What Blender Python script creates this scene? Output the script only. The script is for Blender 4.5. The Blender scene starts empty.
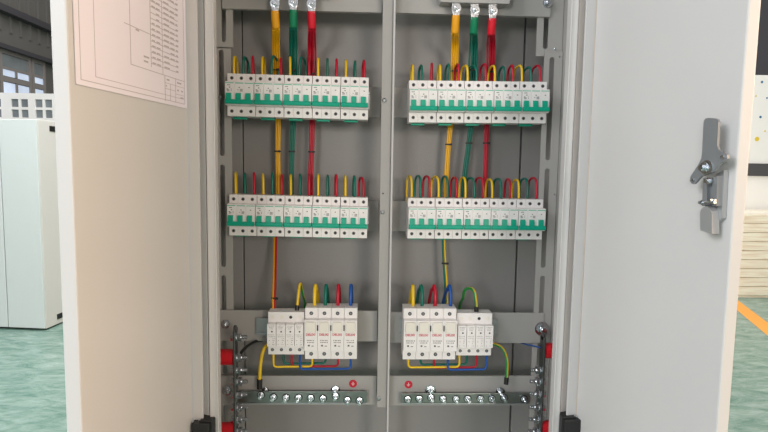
import bpy, bmesh, math, random
from math import sin, cos, pi, radians, atan2
from mathutils import Vector, Matrix
random.seed(4)
S = bpy.context.scene
COL = S.collection

# ---------------------------------------------------------------- camera
FPX = 555.0
CAM = Vector((0, -1.05, 1.40))
yw, pt, rl = radians(2.3), radians(5.4), radians(0.9)
FW = Vector((sin(yw)*cos(pt), cos(yw)*cos(pt), -sin(pt)))
r0 = Vector((cos(yw), -sin(yw), 0)); u0 = r0.cross(FW)
RT = r0*cos(rl)+u0*sin(rl); UP = -r0*sin(rl)+u0*cos(rl)
cd = bpy.data.cameras.new('camera'); cam = bpy.data.objects.new('camera', cd); COL.objects.link(cam)
cam.matrix_world = Matrix(((RT.x, UP.x, -FW.x, CAM.x), (RT.y, UP.y, -FW.y, CAM.y), (RT.z, UP.z, -FW.z, CAM.z), (0, 0, 0, 1)))
cd.sensor_width = 36; cd.lens = 36*FPX/768; cd.clip_start = 0.02; cd.clip_end = 100
S.camera = cam

def ray(px, py): return FW*FPX + RT*(px-384) - UP*(py-216)
def at(px, py, Y):                      # a point of the place at depth Y
    d = ray(px, py); return CAM + d*((Y-CAM.y)/d.y)
def onx(px, py, X):
    d = ray(px, py); return CAM + d*((X-CAM.x)/d.x)
def onz(px, py, Z):
    d = ray(px, py); return CAM + d*((Z-CAM.z)/d.z)
def onplane(px, py, P, n):
    d = ray(px, py); return CAM + d*(((P-CAM).dot(n))/d.dot(n))

# ---------------------------------------------------------------- light
w = bpy.data.worlds.new('hall_light'); S.world = w; w.use_nodes = True
nt = w.node_tree; bg = nt.nodes['Background']
tc = nt.nodes.new('ShaderNodeTexCoord'); sp = nt.nodes.new('ShaderNodeSeparateXYZ')
mr = nt.nodes.new('ShaderNodeMapRange'); mr.inputs['From Min'].default_value = -0.45; mr.inputs['From Max'].default_value = 0.6
rp = nt.nodes.new('ShaderNodeValToRGB')
rp.color_ramp.elements[0].color = (0.80, 0.90, 1.0, 1); rp.color_ramp.elements[1].color = (1.0, 0.80, 0.62, 1)
nt.links.new(tc.outputs['Generated'], sp.inputs[0]); nt.links.new(sp.outputs['X'], mr.inputs['Value'])
nt.links.new(mr.outputs['Result'], rp.inputs[0]); nt.links.new(rp.outputs[0], bg.inputs[0])
bg.inputs[1].default_value = 0.50

def area(name, loc, target, sx, sy, power, color):
    l = bpy.data.lights.new(name, 'AREA'); l.shape = 'RECTANGLE'; l.size = sx; l.size_y = sy; l.energy = power; l.color = color
    o = bpy.data.objects.new(name, l); COL.objects.link(o); o.location = loc
    o.rotation_euler = (Vector(target)-Vector(loc)).to_track_quat('-Z', 'Y').to_euler()
    return o
area('hall_window_light', (-3.2, -2.1, 3.2), (0.2, 0, 1.2), 2.4, 2.0, 116, (0.95, 0.965, 1.0))
area('hall_warm_light', (3.6, -1.2, 2.3), (-0.2, 0, 1.2), 2.2, 2.0, 113, (1.0, 0.70, 0.48))
area('front_fill_light', (-1.7, -4.6, 1.9), (0.1, 0, 1.1), 1.0, 0.9, 48, (1.0, 0.98, 0.96))  # added fill that brightens the cabinet interior, not a lamp of the hall
area('right_fill_light', (1.75, -4.5, 1.9), (0.0, 0, 1.1), 1.0, 0.9, 50, (1.0, 0.89, 0.78))  # added warm fill for the left bay, no real door behind it
area('crate_fill_light', (4.6, 1.6, 2.2), (4.5, 5, 1.5), 1.2, 0.8, 30, (1.0, 0.96, 0.88))  # added fill to brighten the crate and board fronts
area('hall_roof_light', (0, 5.0, 6.5), (0, 6, 0), 9.0, 6.0, 430, (0.97, 0.98, 1.0))
area('hall_side_light', (-1.5, 2.0, 4.5), (-4.0, 7, 1.0), 3.0, 3.0, 150, (0.95, 0.98, 1.0))

S.view_settings.view_transform = 'Standard'; S.view_settings.look = 'None'
S.view_settings.gamma = 1; S.view_settings.use_curve_mapping = False
S.view_settings.exposure = 0.10

# ---------------------------------------------------------------- materials
def mat(name, col, rough=0.5, metal=0.0, bump=0.0, bscale=300, vary=0.0, vscale=8, spec=0.5, emit=0, coord='Object'):
    m = bpy.data.materials.new(name); m.use_nodes = True
    n = m.node_tree; b = n.nodes['Principled BSDF']
    b.inputs['Base Color'].default_value = (*col, 1); b.inputs['Roughness'].default_value = rough; b.inputs['Metallic'].default_value = metal
    b.inputs['Specular IOR Level'].default_value = spec
    tcn = n.nodes.new('ShaderNodeTexCoord')
    no = n.nodes.new('ShaderNodeTexNoise'); no.inputs['Scale'].default_value = vscale; no.inputs['Detail'].default_value = 3
    n.links.new(tcn.outputs[coord], no.inputs['Vector'])
    hs = n.nodes.new('ShaderNodeHueSaturation'); hs.inputs['Color'].default_value = (*col, 1)
    mrn = n.nodes.new('ShaderNodeMapRange'); mrn.inputs['To Min'].default_value = 1-max(vary, .02); mrn.inputs['To Max'].default_value = 1+max(vary, .02)
    n.links.new(no.outputs['Fac'], mrn.inputs['Value']); n.links.new(mrn.outputs['Result'], hs.inputs['Value'])
    n.links.new(hs.outputs[0], b.inputs['Base Color'])
    if bump:
        nb = n.nodes.new('ShaderNodeTexNoise'); nb.inputs['Scale'].default_value = bscale; nb.inputs['Detail'].default_value = 2
        n.links.new(tcn.outputs[coord], nb.inputs['Vector'])
        bp = n.nodes.new('ShaderNodeBump'); bp.inputs['Strength'].default_value = bump; bp.inputs['Distance'].default_value = 0.001
        n.links.new(nb.outputs['Fac'], bp.inputs['Height']); n.links.new(bp.outputs[0], b.inputs['Normal'])
    if emit:
        n.links.new(hs.outputs[0], b.inputs['Emission Color']); b.inputs['Emission Strength'].default_value = emit
    return m
M = {}
M['paint'] = mat('grey_powder_coat', (0.405, 0.395, 0.378), 0.42, bump=0.12, bscale=420)
M['backshade'] = mat('textured_shaded_panel_coat', (0.31, 0.303, 0.295), 0.5, bump=0.3, bscale=260)  # cabinet coat darkened, shade at the back put into the colour
M['door'] = mat('door_powder_coat', (0.60, 0.59, 0.58), 0.40, bump=0.06, bscale=350)
M['zinc'] = mat('galvanised_steel', (0.40, 0.43, 0.44), 0.38, 0.85, vary=0.12, vscale=60)
M['zincbar'] = mat('zinc_plated_bar', (0.27, 0.30, 0.28), 0.32, 0.9, vary=0.3, vscale=45)
M['zincdark'] = mat('dark_zinc_bar', (0.17, 0.175, 0.17), 0.35, 0.9, vary=0.3, vscale=45)  # darker tone than the plated earth bars
M['bolt'] = mat('bright_zinc_bolt', (0.66, 0.69, 0.72), 0.22, 1.0)
M['lug'] = mat('tinned_lug', (0.40, 0.41, 0.42), 0.36, 1.0, bump=1.0, bscale=160, vary=.5, vscale=220)  # dark mottling in the colour stands in for reflections
M['steel'] = mat('latch_steel', (0.27, 0.285, 0.30), 0.42, 0.45)
M['steel2'] = mat('latch_bracket_steel', (0.40, 0.41, 0.415), 0.45, 0.5)
M['plastic'] = mat('off_white_plastic', (0.90, 0.87, 0.85), 0.42)
M['ivory'] = mat('ivory_plastic', (0.86, 0.82, 0.73), 0.45)
M['green'] = mat('green_plastic', (0.0, 0.40, 0.255), 0.38)
M['mint'] = mat('green_print', (0.05, 0.50, 0.33), 0.5)
M['ink'] = mat('dark_print', (0.10, 0.09, 0.09), 0.6)
M['greyink'] = mat('grey_print', (0.24, 0.23, 0.23), 0.6)
M['redink'] = mat('red_print', (0.60, 0.012, 0.04), 0.6)
M['hole'] = mat('dark_recess', (0.03, 0.03, 0.03), 0.7)
M['black'] = mat('black_plastic', (0.012, 0.012, 0.012), 0.45)
M['red'] = mat('red_resin', (0.62, 0.01, 0.02), 0.35)
M['wy'] = mat('yellow_wire', (0.95, 0.62, 0.02), 0.38)
M['wyb'] = mat('amber_wire', (0.95, 0.50, 0.01), 0.35)
M['wyo'] = mat('amber_sleeve', (0.90, 0.40, 0.01), 0.4)
M['wg'] = mat('green_wire', (0.0, 0.17, 0.12), 0.38)
M['wgb'] = mat('green_sleeve', (0.0, 0.22, 0.10), 0.4)
M['wgy'] = mat('bright_green_wire', (0.02, 0.28, 0.05), 0.38)
M['wr'] = mat('red_wire', (0.55, 0.005, 0.03), 0.38)
M['wrb'] = mat('red_sleeve', (0.75, 0.01, 0.03), 0.4)
M['wb'] = mat('blue_wire', (0.01, 0.09, 0.38), 0.38)
M['paper'] = mat('white_paper', (0.80, 0.755, 0.82), 0.7)
M['pencil'] = mat('drawing_line', (0.46, 0.42, 0.43), 0.8)
M['copper'] = mat('brown_insulator', (0.16, 0.06, 0.03), 0.5)
M['cab'] = mat('pale_grey_coat', (0.62, 0.68, 0.68), 0.45)
M['cabside'] = mat('warm_lit_grey_side', (0.62, 0.62, 0.60), 0.5)  # same coat as the cabinet front, warm side light tinted into it
M['white'] = mat('white_frame', (0.86, 0.86, 0.85), 0.5)
M['glass'] = mat('window_pane', (0.20, 0.23, 0.25), 0.15, spec=0.6, vary=0.5, vscale=2.5)
M['girder'] = mat('dark_girder_paint', (0.055, 0.055, 0.065), 0.5)
M['shed'] = mat('grey_sheeting', (0.13, 0.13, 0.125), 0.55, vary=0.12, vscale=3)
M['wframe'] = mat('grey_window_frame', (0.24, 0.225, 0.22), 0.5)
M['skyglass'] = mat('daylit_pane', (0.50, 0.58, 0.72), 0.25, vary=0.5, vscale=1.5, emit=0.6)
M['orange'] = mat('orange_floor_paint', (0.85, 0.36, 0.05), 0.5)
M['dots'] = mat('blue_spot', (0.02, 0.14, 0.30), 0.5)
M['yspot'] = mat('yellow_spot', (0.80, 0.60, 0.04), 0.5)
M['board'] = mat('white_board', (0.93, 0.92, 0.88), 0.6)
M['band'] = mat('dark_rail_paint', (0.07, 0.07, 0.075), 0.6)

def wood():
    m = mat('pale_wood', (0.80, 0.66, 0.42), 0.6); n = m.node_tree; b = n.nodes['Principled BSDF']
    tcn = n.nodes.new('ShaderNodeTexCoord'); mp = n.nodes.new('ShaderNodeMapping'); mp.inputs['Scale'].default_value = (1.5, 1.5, 22)
    no = n.nodes.new('ShaderNodeTexNoise'); no.inputs['Scale'].default_value = 2.2; no.inputs['Detail'].default_value = 5
    cr = n.nodes.new('ShaderNodeValToRGB'); cr.color_ramp.elements[0].position = .35; cr.color_ramp.elements[1].position = .6
    cr.color_ramp.elements[0].color = (.80, .66, .50, 1); cr.color_ramp.elements[1].color = (.92, .86, .70, 1)
    n.links.new(tcn.outputs['Object'], mp.inputs[0]); n.links.new(mp.outputs[0], no.inputs['Vector']); n.links.new(no.outputs['Fac'], cr.inputs[0]); n.links.new(cr.outputs[0], b.inputs['Base Color'])
    return m
M['wood'] = wood()
def floormat():
    m = bpy.data.materials.new('green_epoxy_floor'); m.use_nodes = True; n = m.node_tree; b = n.nodes['Principled BSDF']
    tcn = n.nodes.new('ShaderNodeTexCoord')
    mp = n.nodes.new('ShaderNodeMapping'); mp.inputs['Rotation'].default_value = (0, 0, .5); mp.inputs['Scale'].default_value = (1.0, 2.6, 1)
    no = n.nodes.new('ShaderNodeTexNoise'); no.inputs['Scale'].default_value = 4.5; no.inputs['Detail'].default_value = 12; no.inputs['Roughness'].default_value = .78; no.inputs['Distortion'].default_value = .8
    cr = n.nodes.new('ShaderNodeValToRGB'); cr.color_ramp.elements[0].position = .38; cr.color_ramp.elements[1].position = .68
    cr.color_ramp.elements[0].color = (.085, .20, .155, 1); cr.color_ramp.elements[1].color = (.33, .44, .39, 1)  # pale end of the ramp paints whitish floor reflections as streaks
    n.links.new(tcn.outputs['Object'], mp.inputs[0]); n.links.new(mp.outputs[0], no.inputs['Vector']); n.links.new(no.outputs['Fac'], cr.inputs[0]); n.links.new(cr.outputs[0], b.inputs['Base Color'])
    b.inputs['Roughness'].default_value = .22
    bp = n.nodes.new('ShaderNodeBump'); bp.inputs['Strength'].default_value = .10; bp.inputs['Distance'].default_value = .01
    n.links.new(no.outputs['Fac'], bp.inputs['Height']); n.links.new(bp.outputs[0], b.inputs['Normal'])
    return m
M['floor'] = floormat()

# ---------------------------------------------------------------- mesh helpers
def box(bm, x0, x1, y0, y1, z0, z1, bev=0.0, mi=0):
    if x1 < x0: x0, x1 = x1, x0
    if y1 < y0: y0, y1 = y1, y0
    if z1 < z0: z0, z1 = z1, z0
    r = bmesh.ops.create_cube(bm, size=1)
    for v in r['verts']:
        v.co = Vector(((x0+x1)/2+v.co.x*(x1-x0), (y0+y1)/2+v.co.y*(y1-y0), (z0+z1)/2+v.co.z*(z1-z0)))
    fs = set(f for v in r['verts'] for f in v.link_faces)
    for f in fs: f.material_index = mi
    if bev:
        es = list(set(e for v in r['verts'] for e in v.link_edges))
        rr = bmesh.ops.bevel(bm, geom=es, offset=bev, segments=2, affect='EDGES', profile=.6)
        for f in rr['faces']: f.material_index = mi
def prism(bm, pts, a, b, axis='x', bev=0.0, mi=0):
    """outline pts (2d) extruded from a to b along axis; x: pts=(y,z); y: pts=(x,z); z: pts=(x,y)"""
    def P(p, t):
        return {'x': (t, p[0], p[1]), 'y': (p[0], t, p[1]), 'z': (p[0], p[1], t)}[axis]
    A = [bm.verts.new(P(p, a)) for p in pts]; B = [bm.verts.new(P(p, b)) for p in pts]
    fs = [bm.faces.new(A), bm.faces.new(B[::-1])]
    n = len(pts)
    for i in range(n): fs.append(bm.faces.new((A[i], B[i], B[(i+1) % n], A[(i+1) % n])))
    for f in fs: f.material_index = mi
    bmesh.ops.recalc_face_normals(bm, faces=fs)
    if bev:
        es = list(set(e for f in fs for e in f.edges))
        bmesh.ops.bevel(bm, geom=es, offset=bev, segments=2, affect='EDGES', profile=.6)
def cyl(bm, p, d, r, h, seg=16, r2=None, mi=0):
    """cylinder from p along direction d, length h"""
    d = Vector(d).normalized(); q = Vector((0, 0, 1)).rotation_difference(d)
    mtx = Matrix.Translation(Vector(p)+d*h/2) @ q.to_matrix().to_4x4()
    rr = bmesh.ops.create_cone(bm, cap_ends=True, segments=seg, radius1=r, radius2=r if r2 is None else r2, depth=h, matrix=mtx)
    for f in set(f for v in rr['verts'] for f in v.link_faces): f.material_index = mi
def smoothpath(pts, n=6):
    pts = [Vector(p) for p in pts]
    if len(pts) < 3: return pts
    P = [pts[0]*2-pts[1]]+pts+[pts[-1]*2-pts[-2]]; out = []
    for i in range(1, len(P)-2):
        a, b, c, d = P[i-1:i+3]
        for k in range(n):
            t = k/n
            out.append(.5*((2*b)+(c-a)*t+(2*a-5*b+4*c-d)*t*t+(3*b-a-3*c+d)*t**3))
    out.append(pts[-1]); return out
def tube(bm, pts, r, seg=8, n=6, split=False, mi=0):
    P = smoothpath(pts, n); rings = []; ref = Vector((1, 0, 0)); prev = None
    for i, p in enumerate(P):
        t = (P[min(i+1, len(P)-1)]-P[max(i-1, 0)]).normalized()
        if prev is None:
            a = ref-t*ref.dot(t)
            if a.length < .2: a = Vector((0, 0, 1))-t*t.z
        else: a = prev-t*prev.dot(t)
        a.normalize(); prev = a; b = t.cross(a)
        rings.append([bm.verts.new(p+(a*cos(2*pi*k/seg)+b*sin(2*pi*k/seg))*r) for k in range(seg)])
    for A, B in zip(rings, rings[1:]):
        for k in range(seg):
            f = bm.faces.new((A[k], A[(k+1) % seg], B[(k+1) % seg], B[k])); f.smooth = True
            f.material_index = mi if not split else (1 if k < seg*0.40 or k > seg*.88 else 0)
    bm.faces.new(rings[0][::-1]); bm.faces.new(rings[-1])
def obj(name, bm, ms, parent=None, smooth=False, label=None):
    me = bpy.data.meshes.new(name)
    bmesh.ops.recalc_face_normals(bm, faces=bm.faces)
    if smooth:
        for f in bm.faces: f.smooth = True
    if parent is not None and not parent.get('local'):
        off = Vector((0, 0, 0)); q = parent
        while q is not None: off += q.location; q = q.parent
        bmesh.ops.translate(bm, verts=bm.verts, vec=-off)
    bm.to_mesh(me); bm.free()
    for m in (ms if isinstance(ms, (list, tuple)) else [ms]): me.materials.append(M[m])
    o = bpy.data.objects.new(name, me); COL.objects.link(o)
    if parent is not None:
        o.parent = parent
    if label: o['label'] = label
    return o
def thing(name, label, cat, loc=(0, 0, 0), group=None):
    o = bpy.data.objects.new(name, None); COL.objects.link(o); o.location = loc; o.empty_display_size = .03
    o['label'] = label; o['category'] = cat
    if group: o['group'] = group
    return o
def tag(o, label, cat, group=None):
    """top-level mesh: origin moved to its base centre"""
    me = o.data
    xs = [v.co.x for v in me.vertices]; ys = [v.co.y for v in me.vertices]; zs = [v.co.z for v in me.vertices]
    c = Vector(((min(xs)+max(xs))/2, (min(ys)+max(ys))/2, min(zs)))
    me.transform(Matrix.Translation(-c)); o.location = c
    o['label'] = label; o['category'] = cat
    if group: o['group'] = group
    return o
def struct(name, bm, ms, parent=None):
    o = obj(name, bm, ms, parent)
    if parent is None: o['kind'] = 'structure'
    return o
def new(): return bmesh.new()
def textmesh(txt, size, name, m, parent, mtx, extrude=.0001):
    c = bpy.data.curves.new(name, 'FONT'); c.body = txt; c.size = size; c.align_x = 'CENTER'; c.align_y = 'CENTER'; c.extrude = extrude; c.offset = size*.02
    t = bpy.data.objects.new(name, c); COL.objects.link(t)
    dg = bpy.context.evaluated_depsgraph_get(); me = bpy.data.meshes.new_from_object(t.evaluated_get(dg)); bpy.data.objects.remove(t)
    me.transform(mtx); b = new(); b.from_mesh(me); bpy.data.meshes.remove(me)
    return b

# ================================================================ the hall
bm = new(); box(bm, -9, 9, -4, 16, -.05, 0); struct('floor', bm, 'floor')
# left wall: sheeting with ribs, purlins
WX = -6.0
bm = new(); box(bm, WX-.1, WX, -4, 16, 0, 7)
for i in range(54): box(bm, WX, WX+.03, 1+i*.28, 1.04+i*.28, 3.5, 7)
struct('wall_left', bm, 'shed')
bm = new(); box(bm, -9, 9, 16, 16.1, 0, 7); struct('wall_back', bm, 'shed')
bm = new(); box(bm, 8, 8.1, 3, 16, 0, 7); struct('wall_right', bm, 'shed')
a = onx(20, 16, WX+.1); 
bm = new(); box(bm, WX+.001, WX+.16, 1, 15.9, a.z-.05, a.z+.06); struct('trim_1', bm, 'girder')
a = onx(25, 54, WX+.1)
ztop = a.z-.02
bm = new(); box(bm, WX+.001, WX+.14, 1, 15.9, ztop, ztop+.07); struct('trim_2', bm, 'girder')
# daylit windows in the left wall
def wy(px): return onx(px, 70, WX+.04).y
zA = onx(18, 81.5, WX+.04).z; zB = onx(18, 71, WX+.04).z
for wi, (y0, y1) in enumerate(((wy(-45), wy(-1)), (wy(.5), wy(31.5)), (wy(32.5), wy(45.5)))):
    z0, z1 = 2.0, ztop
    bm = new(); t = .06
    box(bm, WX, WX+.04, y0, y1, z1-t, z1); box(bm, WX, WX+.04, y0, y1, z0, z0+t)
    box(bm, WX, WX+.04, y0, y0+t, z0+t, z1-t); box(bm, WX, WX+.04, y1-t, y1, z0+t, z1-t)
    box(bm, WX, WX+.038, y0+t, y1-t, zA-.04, zA+.04); box(bm, WX, WX+.035, y0+t, y1-t, zB-.02, zB+.02)
    ym = (y0+y1)/2
    if wi < 2: box(bm, WX, WX+.035, ym-.03, ym+.03, z0+t, zA-.05); box(bm, WX, WX+.035, ym-.03, ym+.03, zA+.05, zB-.02)
    o = struct('window_%d' % (wi+1), bm, 'wframe')
    for (q0, q1, m_) in ((z0+t, zA-.05, 'skyglass'), (zA+.05, zB-.02, 'skyglass'), (zB+.02, z1-t, 'glass')):
        bm = new(); box(bm, WX+.002, WX+.02, y0+t+.005, y1-t-.005, q0+.003, q1-.003); obj('pane', bm, m_, o)
# white glazed partition
PY = 8.0
zt = at(20, 93, PY).z; zb = at(20, 118, PY).z
part = thing('partition_screen', 'white framed glazed partition wall behind the pale grey cabinet', 'partition', (-4.9, PY, 0))
bm = new()
panes = [(-24, 1), (11, 28), (35, 52)]
xs = [(at(a, 105, PY).x, at(b, 105, PY).x) for a, b in panes]
pz0, pz1 = at(20, 117.5, PY).z, at(20, 99, PY).z
PX0, PX1 = -5.9, -4.2
edges = [PX0]+[v for p in xs for v in p]+[PX1]
edges[1] = max(edges[1], PX0+.05)
xs[0] = (edges[1], edges[2])
for k in range(0, len(edges), 2): box(bm, edges[k], edges[k+1], PY, PY+.035, pz0, pz1)
box(bm, PX0, PX1, PY, PY+.035, pz1, zt); box(bm, PX0, PX1, PY, PY+.035, 0, pz0)
for (p, q) in xs:
    m_ = (p+q)/2; zm = (pz0+pz1)/2
    box(bm, m_-.02, m_+.02, PY+.005, PY+.025, pz0, pz1); box(bm, p, m_-.02, PY+.005, PY+.025, zm-.02, zm+.02); box(bm, m_+.02, q, PY+.005, PY+.025, zm-.02, zm+.02)
obj('frame', bm, 'white', part)
for (p, q) in xs:
    bm = new(); box(bm, p+.001, q-.001, PY+.027, PY+.033, pz0+.001, pz1-.001); obj('pane', bm, 'glass', part)

# pale floor-standing cabinet far left
c0 = onz(45, 331, 0); c1 = onz(9, 329.5, 0)
ht = at(37.5, 119, c0.y).z
uc = Vector((c1.x-c0.x, c1.y-c0.y, 0)).normalized(); vc = Vector((-uc.y, uc.x, 0))
if vc.y < 0: vc = -vc
gc = thing('metal_cabinet', 'pale grey steel cabinet standing alone on the green floor', 'cabinet', (c0.x, c0.y, 0))
gc['local'] = 1; gc.rotation_euler = (0, 0, atan2(-uc.y, -uc.x))
wd = (c1-c0).length
bm = new(); box(bm, -wd-.45, 0, 0.02, .60, .012, ht, .006); obj('body', bm, 'cabside', gc)
bm = new(); box(bm, -wd, -.002, 0, .019, .02, ht-.005, .003); obj('door', bm, 'cab', gc)
bm = new(); box(bm, -wd-.448, -wd-.008, 0, .019, .02, ht-.005, .003); obj('door', bm, 'cab', gc)
for z in (ht-.065, .075):
    bm = new(); box(bm, .0005, .006, .15, .30, z-.022, z+.022, .002); obj('vent_slot', bm, 'black', gc)
bm = new(); box(bm, -wd-.43, -.02, .04, .58, 0, .011); obj('plinth', bm, 'black', gc)

# right background: crate, board, column, floor line
cy = 4.75
cl = at(735, 230, cy).x
cz = at(760, 214, cy).z
cr = thing('wooden_crate', 'pale wooden plank crate behind the right door', 'crate', (cl+.6, cy, 0))
bm = new()
npl = 9
for k in range(npl):
    z0 = .03+(cz-.03)*k/npl; z1 = .03+(cz-.03)*(k+1)/npl-.008
    box(bm, cl, cl+1.3, cy, cy+.02, z0, z1, .002)
    box(bm, cl, cl+.02, cy+.021, cy+.8, z0, z1, .002)
obj('planks', bm, 'wood', cr)
bm = new(); box(bm, cl+.03, cl+1.28, cy+.022, cy+.79, 0, cz-.01); obj('crate_body', bm, 'wood', cr)
bb = thing('display_board', 'white board with blue and yellow spots standing behind the crate', 'board', (cl+.9, cy+.95, 0))
by = cy+.9
bx0 = at(738, 150, by).x
bz1 = at(760, 75, by).z; bz0 = 0
zb0, zb1 = at(760, 176, by).z, at(760, 163.5, by).z
bm = new(); box(bm, bx0, bx0+1.8, by, by+.04, bz0, bz1, .004); obj('panel', bm, 'board', bb)
bm = new(); box(bm, bx0-.01, bx0+1.81, by-.03, by-.0005, zb0, zb1, .003); obj('rail', bm, 'band', bb)
for (px, py, c, h) in ((762, 82, 'dots', .03), (760.5, 117, 'dots', .03), (757, 139, 'yspot', .055), (767, 98, 'dots', .02), (756, 96, 'yspot', .02), (765, 131, 'yspot', .02)):
    p = at(px, py, by-.002); bm = new(); cyl(bm, (p.x, by-.0005, p.z), (0, -1, 0), h*.5, .003, 12); obj('spot', bm, c, bb)
colx = at(759, 40, 5.9).x
bm = new(); box(bm, colx, colx+.22, 5.9, 5.93, 0, 6.9); box(bm, colx, colx+.22, 6.12, 6.15, 0, 6.9); box(bm, colx+.09, colx+.13, 5.93, 6.12, 0, 6.9)
box(bm, colx+.3, colx+2, 6.2, 6.25, 2.3, 6.9)
o = obj('steel_column', bm, 'girder'); tag(o, 'dark steel column rising behind the white board at far right', 'column')
A = onz(740, 302, 0); B = onz(768, 323, 0); Cc = onz(768, 337, 0); D = onz(740, 312, 0)
ex = (B-A); ex.normalize(); ex2 = (Cc-D).normalized()
bm = new(); q = [bm.verts.new(v) for v in ((A.x-ex.x*1.0, A.y-ex.y*1.0, .002), (D.x-ex.x*1.0, D.y-ex.y*1.0, .002), (Cc.x+ex.x, Cc.y+ex.y, .002), (B.x+ex.x, B.y+ex.y, .002))]
bm.faces.new(q); g = bmesh.ops.extrude_face_region(bm, geom=bm.faces[:]); 
for v in g['geom']:
    if isinstance(v, bmesh.types.BMVert): v.co.z = .0005
o = obj('floor_marking', bm, 'orange'); tag(o, 'orange painted line on the green floor at right', 'floor marking')

# ================================================================ the electrical cabinet
XL, XR = -0.300, 0.392
ZB, ZT = 0.12, 1.88
YB = 0.150
cab = thing('electrical_cabinet', 'open grey steel distribution cabinet with two doors', 'cabinet', (0.045, 0.0, 0))
bm = new(); box(bm, XL, XR, YB+.014, YB+.016, ZB, ZT)
for q0, q1 in ((XL, -.2552), (-.2530, .3410), (.3450, XR)): box(bm, q0, q1, YB, YB+.0138, ZB, ZT, .0012)
obj('back_panel', bm, 'backshade', cab)
LI0, LI1, RI0, RI1 = -.2475, -.2340, .3285, .3405      # lip faces
bm = new(); box(bm, XL-.008, XL, -.135, YB+.012, ZB, ZT); obj('side_wall', bm, 'paint', cab)
bm = new(); box(bm, XR, XR+.008, -.135, YB+.012, ZB, ZT); obj('side_wall', bm, 'paint', cab)
for s, (l0, l1) in ((-1, (LI0, LI1)), (1, (RI0, RI1))):
    bm = new()
    xo = XL if s < 0 else XR
    inner = l1 if s < 0 else l0; outer = l0 if s < 0 else l1
    box(bm, min(xo, outer), max(xo, outer), -.138, -.132, ZB, ZT)
    ga = outer+s*.0018; gb = outer+s*.0240
    prism(bm, [(ga, -.1515), (gb, -.1420), (gb, -.1385), (ga, -.1385)], ZB, ZT, 'z', .0008)
    box(bm, gb+s*.0006, gb+s*.0024, -.152, -.1385, ZB, ZT, .0007)
    box(bm, l0, l1, -.156, -.140, ZB, ZT, .002)
    box(bm, inner-.0015 if s > 0 else inner-.0005, inner+.0005 if s > 0 else inner+.0015, -.159, -.141, ZB, ZT, .0008)
    obj('frame_lip', bm, 'door', cab)
bm = new(); box(bm, XL, XR, -.135, YB, ZT, ZT+.01); obj('top_panel', bm, 'paint', cab)
bm = new(); box(bm, XL, XR, -.135, YB, ZB-.01, ZB); obj('bottom_panel', bm, 'paint', cab)
bm = new(); box(bm, XL+.01, XR-.01, -.12, YB, 0, ZB-.01); obj('plinth', bm, 'paint', cab)

# slotted uprights
def upright(x0, x1, sx0, sx1, z0, z1, slots, y0, name='slotted_upright'):
    bm = new(); y1 = y0+.003
    box(bm, x0, sx0, y0, y1, z0, z1); box(bm, sx1, x1, y0, y1, z0, z1)
    z = z0
    for (a, b) in slots:
        if a > z: box(bm, sx0, sx1, y0, y1, z, a)
        # rounded slot ends
        r = (sx1-sx0)/2; cx = (sx0+sx1)/2
        for zz, sg in ((a, 1), (b, -1)):
            for side in (-1, 1):
                pts = [(cx+side*r, zz)]+[(cx+side*r*cos(t*pi/12), zz+sg*r*(1-sin(t*pi/12))) for t in range(0, 7)]
                prism(bm, pts, y0, y1, 'y')
        z = b
    if z < z1: box(bm, sx0, sx1, y0, y1, z, z1)
    # returned flange going back
    fx = x0+.0015 if x0 < 0 else x1-.0015
    box(bm, fx-.0015, fx+.0015, y1, y0+.03, z0, z1)
    obj(name, bm, 'paint', cab)
def slotlist(zstart, zend, zfirst_top, period, ln):
    out = []; t = zfirst_top
    while t-ln > zstart: out.append((t-ln, t)); t -= period
    return [s for s in out[::-1] if s[1] < zend]
UY = .058
zc = at(226, 47, UY).z
upright(at(218, 30, UY).x-.02, at(233, 30, UY).x, at(221.5, 30, UY).x, at(226, 30, UY).x, zc, ZT-.01, [(at(223, 42, UY).z, at(223, 42, UY).z+.11)], UY)
ul = slotlist(.15, zc-.001, zc-.004, .222, .205)
upright(XL+.003, at(232.5, 250, UY).x, at(219.8, 200, UY).x, at(224.8, 200, UY).x, .14, zc-.002, ul, UY+.004)
zc = at(543, 52, UY).z
upright(at(537, 30, UY).x, XR-.001, at(543.5, 30, UY).x, at(548.5, 30, UY).x, zc-.008, ZT-.01, [(at(545, 49, UY).z, at(545, 16, UY).z)], UY)
ul = slotlist(.15, zc-.003, at(549, 57, UY-.006).z, .218, .202)
upright(at(540.5, 130, UY).x, XR-.001, at(546, 120, UY).x, at(551, 120, UY).x, .14, zc, ul, UY-.006)
# divider
DX0, DX1 = .0350, .0545
bm = new(); zl = at(380, 407.5, .030).z
box(bm, DX0, DX1, .030, .033, zl, ZT-.005, .0008)
obj('divider', bm, 'paint', cab)
bm = new(); box(bm, DX1+.0005, DX1+.0045, .022, .058, ZB, ZT-.005, .0012); obj('divider_flange', bm, 'door', cab)

# crossbars
def crossbar(x0, x1, ya, yb, z0, z1, name='crossbar', lip=True, m='paint'):
    bm = new(); box(bm, x0, x1, ya, ya+.0025, z0, z1, .0008)
    if lip: box(bm, x0, x1, ya+.0026, ya+.010, z0, z0+.002); box(bm, x0, x1, ya+.0026, ya+.005, z1-.002, z1)
    return obj(name, bm, m, cab)
xl0 = at(222, 5, .052).x
z = at(300, 10.5, .052).z
crossbar(xl0, DX0-.001, .052, .085, z, z+.05)
crossbar(DX1+.006, at(551, 5, .052).x, .052, .085, z+.0005, z+.05)
for (py0, py1) in ((87, 117), (201, 231)):
    za, zb_ = at(376, py1, .088).z, at(376, py0, .088).z
    crossbar(XL+.03, DX0-.001, .090, .098, za, zb_)
    crossbar(DX1+.006, XR-.045, .090, .098, za, zb_)
CMZ1, CMZ0 = at(300, 310.5, .056).z, at(300, 341, .056).z
crossbar(XL+.002, DX0-.001, .0545, .085, CMZ0, CMZ1)
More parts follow.
